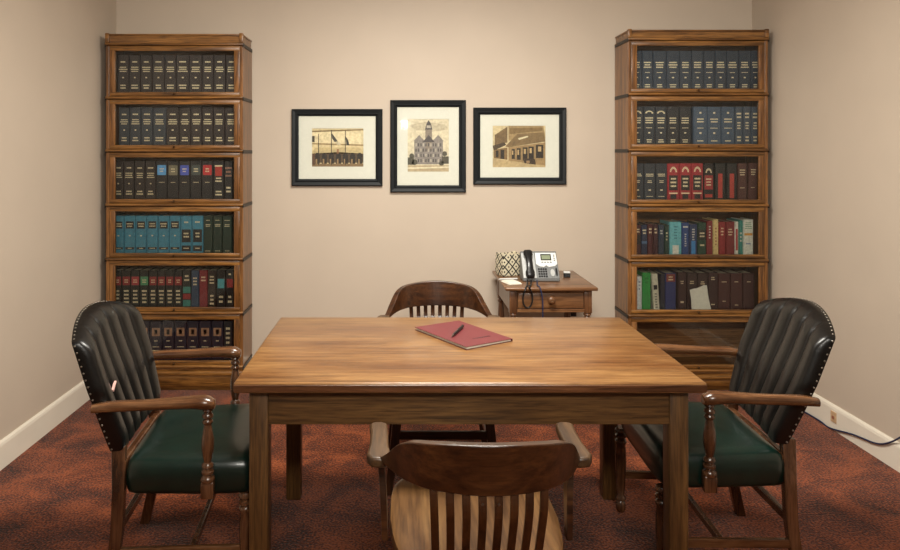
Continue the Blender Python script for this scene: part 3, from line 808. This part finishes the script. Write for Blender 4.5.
        s = MB(); s.sweep(P, [(Vector((.023-.005*i/len(P), 0, 0)), Vector((0, .016, 0))) for i in range(len(P))]); obj('leg', s, M['ch_z'], t, bev=.004)
        # side stretcher
        P = [Vector((lgx-.013, sg*.253, .155)), Vector((-.155+ro, sg*.243, .155))]
        s = MB(); s.sweep(P, [(Vector((0, .009, 0)), Vector((0, 0, .015)))]*2); obj('stretcher', s, M['ch_x'], t, bev=.003)
    s = MB(); s.box(.085, .103, -.243, .243, .142, .168, .003); obj('stretcher', s, M['ch_z'], t)
    s = MB(); s.box(-.160+ro, -.142+ro, -.225, .225, .22, .25, .003); obj('stretcher', s, M['ch_z'], t)
    return t
armchair('green seated armchair with torn black leather back at the left table end', (-.815, 2.600, 0), radians(4.5), True, .004, (-.142, .26))
armchair('green seated armchair with glossy black channelled back at the right table end', (1.210, 2.65, 0), pi-radians(2), False, .015, (-.121, .33), .024, .300)

# ------------------------------------------------------------------ side table and what stands on it
SX0, SX1, SY0, SY1, SZ = .606, 1.139, 4.02, 4.60, .715
scx, scy = (SX0+SX1)/2, (SY0+SY1)/2
t = thing('side_table', 'small wooden side table with one drawer against the back wall', 'table', (scx, scy, 0))
hx, hy = (SX1-SX0)/2, (SY1-SY0)/2
s = MB(); s.box(-hx, hx, -hy, hy, SZ-.020, SZ, .006, seg=3); obj('tabletop', s, M['side_h'], t, sm=50)
o1 = .028; lg = .045
for sx in (-1, 1):
    for sy in (-1, 1):
        cx, cy = sx*(hx-o1-lg/2), sy*(hy-o1-lg/2)
        s = MB(); s.box(cx-lg/2, cx+lg/2, cy-lg/2, cy+lg/2, .560, SZ-.0205, .003)
        s.lathe([(.015, .562), (.022, .555), (.023, .548), (.014, .541), (.021, .532), (.021, .524), (.014, .517), (.018, .48), (.022, .40), (.020, .30), (.015, .18), (.019, .165), (.019, .155), (.013, .148), (.012, .05), (.016, .03), (.014, 0)], cx, cy, n=20)
        obj('leg', s, M['side_v'], t, sm=45)
xi, yi = hx-o1-lg, hy-o1-lg
for sx in (-1, 1):
    a, b = sorted((sx*(hx-o1-.003), sx*(hx-o1-.018)))
    s = MB(); s.box(a, b, -yi, yi, .572, SZ-.0205); obj('side_apron', s, M['side_v'], t)
s = MB(); s.box(-xi, xi, hy-o1-.018, hy-o1-.003, .572, SZ-.0205); obj('back_apron', s, M['side_h'], t)
s = MB(); s.box(-xi, xi, -hy+o1+.003, -hy+o1+.018, .566, .586, .002); obj('drawer_rail', s, M['side_h'], t)
s = MB(); s.box(-xi, xi, -hy+o1+.003, -hy+o1+.018, SZ-.034, SZ-.0205, .002)
obj('drawer_rail', s, M['side_h'], t)
s = MB(); s.box(-xi+.003, xi-.003, -hy+o1+.001, -hy+o1+.017, .589, SZ-.037, .003); dr = obj('drawer', s, M['side_h'], t, sm=50)
s = MB(); s.lathe([(.0, -.036), (.012, -.038), (.021, -.032), (.0235, -.023), (.018, -.014), (.009, -.010), (.009, -.004), (.014, 0)], n=20, axis='Y', base=(0, -hy+o1+.001, .641)); obj('knob', s, M['side_h'], dr, sm=60)

# desk phone
phY = 4.20; phx = PX(540, 4.25)
t = thing('desk_phone', 'silver and black office telephone on the side table', 'telephone', (phx, phY, SZ+.0005), 0)
hwid = .110
side = [(0, .004), (.0, .022), (.100, .160), (.112, .168), (.125, .160), (.135, .03), (.130, 0), (.006, 0)]
s = MB(); s.prism(side, lambda u, v, w_: (w_, u, v), -hwid, hwid); obj('body', s, M['grey'], t, bev=.004)
face = lambda u, v, d: (u, v*.100/.1704*1.0*1+0 - d*.81, .022+v*.138/.1704 + d*.587)   # u across, v up the slope (0..0.1704), d outwards
def fbox(s, u0, u1, v0, v1, d0, d1): s.rings([[face(u, v, d0) for u, v in rect(u0, v0, u1, v1)], [face(u, v, d1) for u, v in rect(u0, v0, u1, v1)]])
s = MB(); s.prism([(-.022, .168), (.104, .168), (.106, .092), (.088, .078), (.052, .072), (.036, .084), (.022, .072), (-.006, .078), (-.024, .092)], face, -.002, .004); obj('upper_faceplate', s, M['white'], t, bev=.0015)
s = MB(); fbox(s, .008, .072, .116, .158, .003, .006); o = obj('screen_bezel', s, M['black'], t)
s = MB(); fbox(s, .014, .066, .122, .150, .0055, .0068); obj('display', s, M['lcd'], t)
s = MB()
for i in range(4): fbox(s, .010+i*.017, .021+i*.017, .100, .106, .0035, .0065)
for i in range(4): fbox(s, .086, .094, .112+i*.012, .118+i*.012, .0035, .0065)
obj('soft_keys', s, M['grey'], t)
s = MB()
for i in range(4):
    for j in range(4): fbox(s, -.016+i*.014, -.005+i*.014, .006+j*.016, .015+j*.016, -.001, .005)
obj('keypad_buttons', s, M['black'], t)
s = MB(); s.prism([(.070+.013*cos(a), .034+.024*sin(a)) for a in [2*pi*i/20 for i in range(20)]], face, -.001, .004); obj('navigation_pad', s, M['silver'], t)
s = MB(); s.prism([(.094+.006*cos(a), .040+.028*sin(a)) for a in [2*pi*i/16 for i in range(16)]], face, -.001, .005); obj('volume_rocker', s, M['black'], t)
s = MB(); fbox(s, -.108, -.030, 0, .166, -.002, .003); obj('handset_cradle', s, M['silver'], t)
s = MB(); R = []
for v, w_, h_, off in ((-.006, .020, .008, .016), (.004, .026, .016, .018), (.030, .028, .016, .020), (.045, .021, .012, .029), (.085, .019, .012, .034), (.128, .021, .012, .029), (.142, .028, .016, .022), (.168, .027, .015, .020), (.178, .020, .008, .018)):
    R.append([face(-.069+w_*(abs(cos(a))**.7)*(1 if cos(a) > 0 else -1), v, off+h_*sin(a)) for a in [2*pi*i/20 for i in range(20)]])
s.rings(R); hs = obj('handset', s, M['black'], t, sm=60)
# cords hang over the front edge of the side table
yc = SY0-.012
def cord(pts, r, m, nm): s = MB(); s.tube([Vector(p)-Vector((phx, phY, SZ+.0005)) for p in pts], r, n=8, sub=8); return obj(nm, s, m, t, sm=80)
def cp(px, py, y=None): y = y or yc; return (PX(px, y), y, PZ(py, y))
cord([(PX(527, phY), phY-.004, SZ+.012), (PX(527, 4.1), 4.09, SZ+.007), (PX(526.5, 4.04), 4.035, SZ+.006), cp(525, 290, yc-.002), cp(523, 298), cp(524, 305), cp(528, 308), cp(532, 303), cp(532, 294), cp(529, 286.5, yc-.010), (PX(530.5, 4.05), 4.045, SZ+.0075), (PX(531, phY), phY-.004, SZ+.012)], .0048, M['black'], 'handset_cord')
cord([(PX(537, phY), phY-.004, SZ+.010), (PX(537, 4.08), 4.07, SZ+.0058), (PX(539, 4.03), 4.02, SZ+.006), cp(541, 291), cp(542.5, 300), cp(542.8, 312), cp(542.5, 330), cp(543, 360), (PX(548, 4.2), 4.2, .10), (PX(556, 4.45), 4.45, .0055), (PX(566, 4.6), 4.62, .006)], .0036, M['bluecord'], 'network_cable')

# patterned box
m, nt, b = mat('trellis_fabric'); N = nt.nodes.new; Lk = nt.links.new
tc = N('ShaderNodeTexCoord'); sp = N('ShaderNodeSeparateXYZ'); Lk(tc.outputs['Object'], sp.inputs[0])
def mth(op, a, b_=None):
    n = N('ShaderNodeMath'); n.operation = op
    for i, v in enumerate((a, b_)):
        if v is None: continue
        if isinstance(v, (int, float)): n.inputs[i].default_value = v
        else: Lk(v, n.inputs[i])
    return n.outputs[0]
hsum = mth('ADD', sp.outputs[0], sp.outputs[1])
un = mth('MULTIPLY', hsum, 1/.054); vn = mth('MULTIPLY', sp.outputs[2], 1/.060)
def band(x): return mth('ABSOLUTE', mth('SUBTRACT', mth('FRACT', x), .5))
pa_, pb_ = band(mth('ADD', un, vn)), band(mth('SUBTRACT', un, vn))
line = mth('GREATER_THAN', mth('MAXIMUM', pa_, pb_), .40)
dot = mth('LESS_THAN', mth('MAXIMUM', pa_, pb_), .12)
ff = mth('MAXIMUM', line, dot)
r = N('ShaderNodeMix'); r.data_type = 'RGBA'; Lk(ff, r.inputs[0]); r.inputs[6].default_value = rgba((206, 198, 172)); r.inputs[7].default_value = rgba((38, 34, 30))
Lk(r.outputs[2], b.inputs['Base Color']); b.inputs['Roughness'].default_value = .8
bx = PX(509, 4.43)
t = thing('fabric_box', 'small cream and black trellis patterned box beside the telephone', 'box', (bx, 4.43, SZ+.0005), radians(24))
s = MB(); hw = .072; R = []
for z, k in ((0, .93), (.01, .98), (.05, 1.03), (.10, 1.0), (.136, .97)):
    R.append([(x*hw*k, y*hw*.62*k, z+(.006*(1 if abs(x*y) > .8 and z > .13 else 0))) for x, y in ((-1, -1), (-.4, -1.06), (.4, -1.06), (1, -1), (1.03, -.3), (1.03, .3), (1, 1), (.4, 1.05), (-.4, 1.05), (-1, 1), (-1.03, .3), (-1.03, -.3))])
s.rings(R, cap=False); s.bm.faces.new([v for v in s.bm.verts if v.co.z < .001][:12])
obj('body', s, m, t, bev=.002, sm=50)
s = MB(); s.rings([[(p[0]*.97, p[1]*.95, .126) for p in R[-1]], [(p[0]*.97, p[1]*.95, .129) for p in R[-1]]]); obj('contents', s, M['pages'], t)

# note slips, pen, small black box
s = MB(); s.box(-.042, .042, -.060, .060, 0, .005, .001); s.box(-.034, .040, -.052, .054, .005, .009, .001)
tag(obj('note_pad', s, M['paper'], None, (PX(511, 4.17), 4.165, SZ+.0005), radians(16)), 'white note slips lying on the side table left of the telephone', 'notepad')
s = MB(); s.lathe([(.0012, 0), (.004, .012), (.0045, .07), (.0045, .115), (.003, .12)], n=10, axis='X', base=(0, 0, .0048))
tag(obj('marker_pen', s, M['white'], None, (PX(498.5, 4.26), 4.262, SZ+.0003), radians(8), sm=40), 'slim white pen lying in front of the patterned box', 'pen')
t = thing('small_box', 'tiny black box with pale top right of the telephone', 'box', (PX(566.8, 4.36), 4.36, SZ+.0005), radians(-8))  # plain small black box with a white lid
s = MB(); s.box(-.020, .020, -.018, .018, 0, .026, .003); obj('body', s, M['black'], t)
s = MB(); s.box(-.020, .020, -.018, .018, .0262, .034, .002); obj('lid', s, M['white'], t)
t = thing('wall_outlet', 'black plug box on the back wall beneath the side table', 'outlet', (PX(571, YB), YB, .40))
s = MB(); s.box(-.035, .035, -.006, 0, 0, .11, .002); obj('cover_plate', s, M['black'], t)
s = MB(); s.box(-.022, .022, -.045, -.0062, .030, .085, .004); obj('plug', s, M['black'], t)

# right wall: cord and little plate
def wp(px, py, X=XR-.022): Y = FPX*X/(px-400); return (X, Y, PZ(py, Y))
s = MB(); pts = [(XR-.05, 4.30, .006), (XR-.03, 4.05, .007), (XR-.022, 3.88, .008), wp(828, 427), wp(838, 430.5), wp(850, 433.5), wp(862, 438), wp(873, 442.5), wp(882, 444), wp(891, 442), wp(900, 437.5), wp(912, 430), wp(930, 415)]
s.tube(pts, .0042, n=8, sub=6)
tag(obj('power_cord', s, M['bluecord'], None, sm=80), 'dark cord drooping along the right white baseboard', 'cord')
Yo = FPX*(XR-.016)/(833.5-400)
t = thing('jack_plate', 'tiny tan jack plate on the right baseboard above the cord', 'outlet', (XR-.0142, Yo, .044))
s = MB(); s.box(-.004, 0, -.024, .024, 0, .058, .002); obj('plate', s, colr((196, 164, 128)), t)
s = MB(); s.box(-.006, -.0041, -.009, .009, .018, .034, .001); obj('socket', s, colr((150, 92, 70)), t)
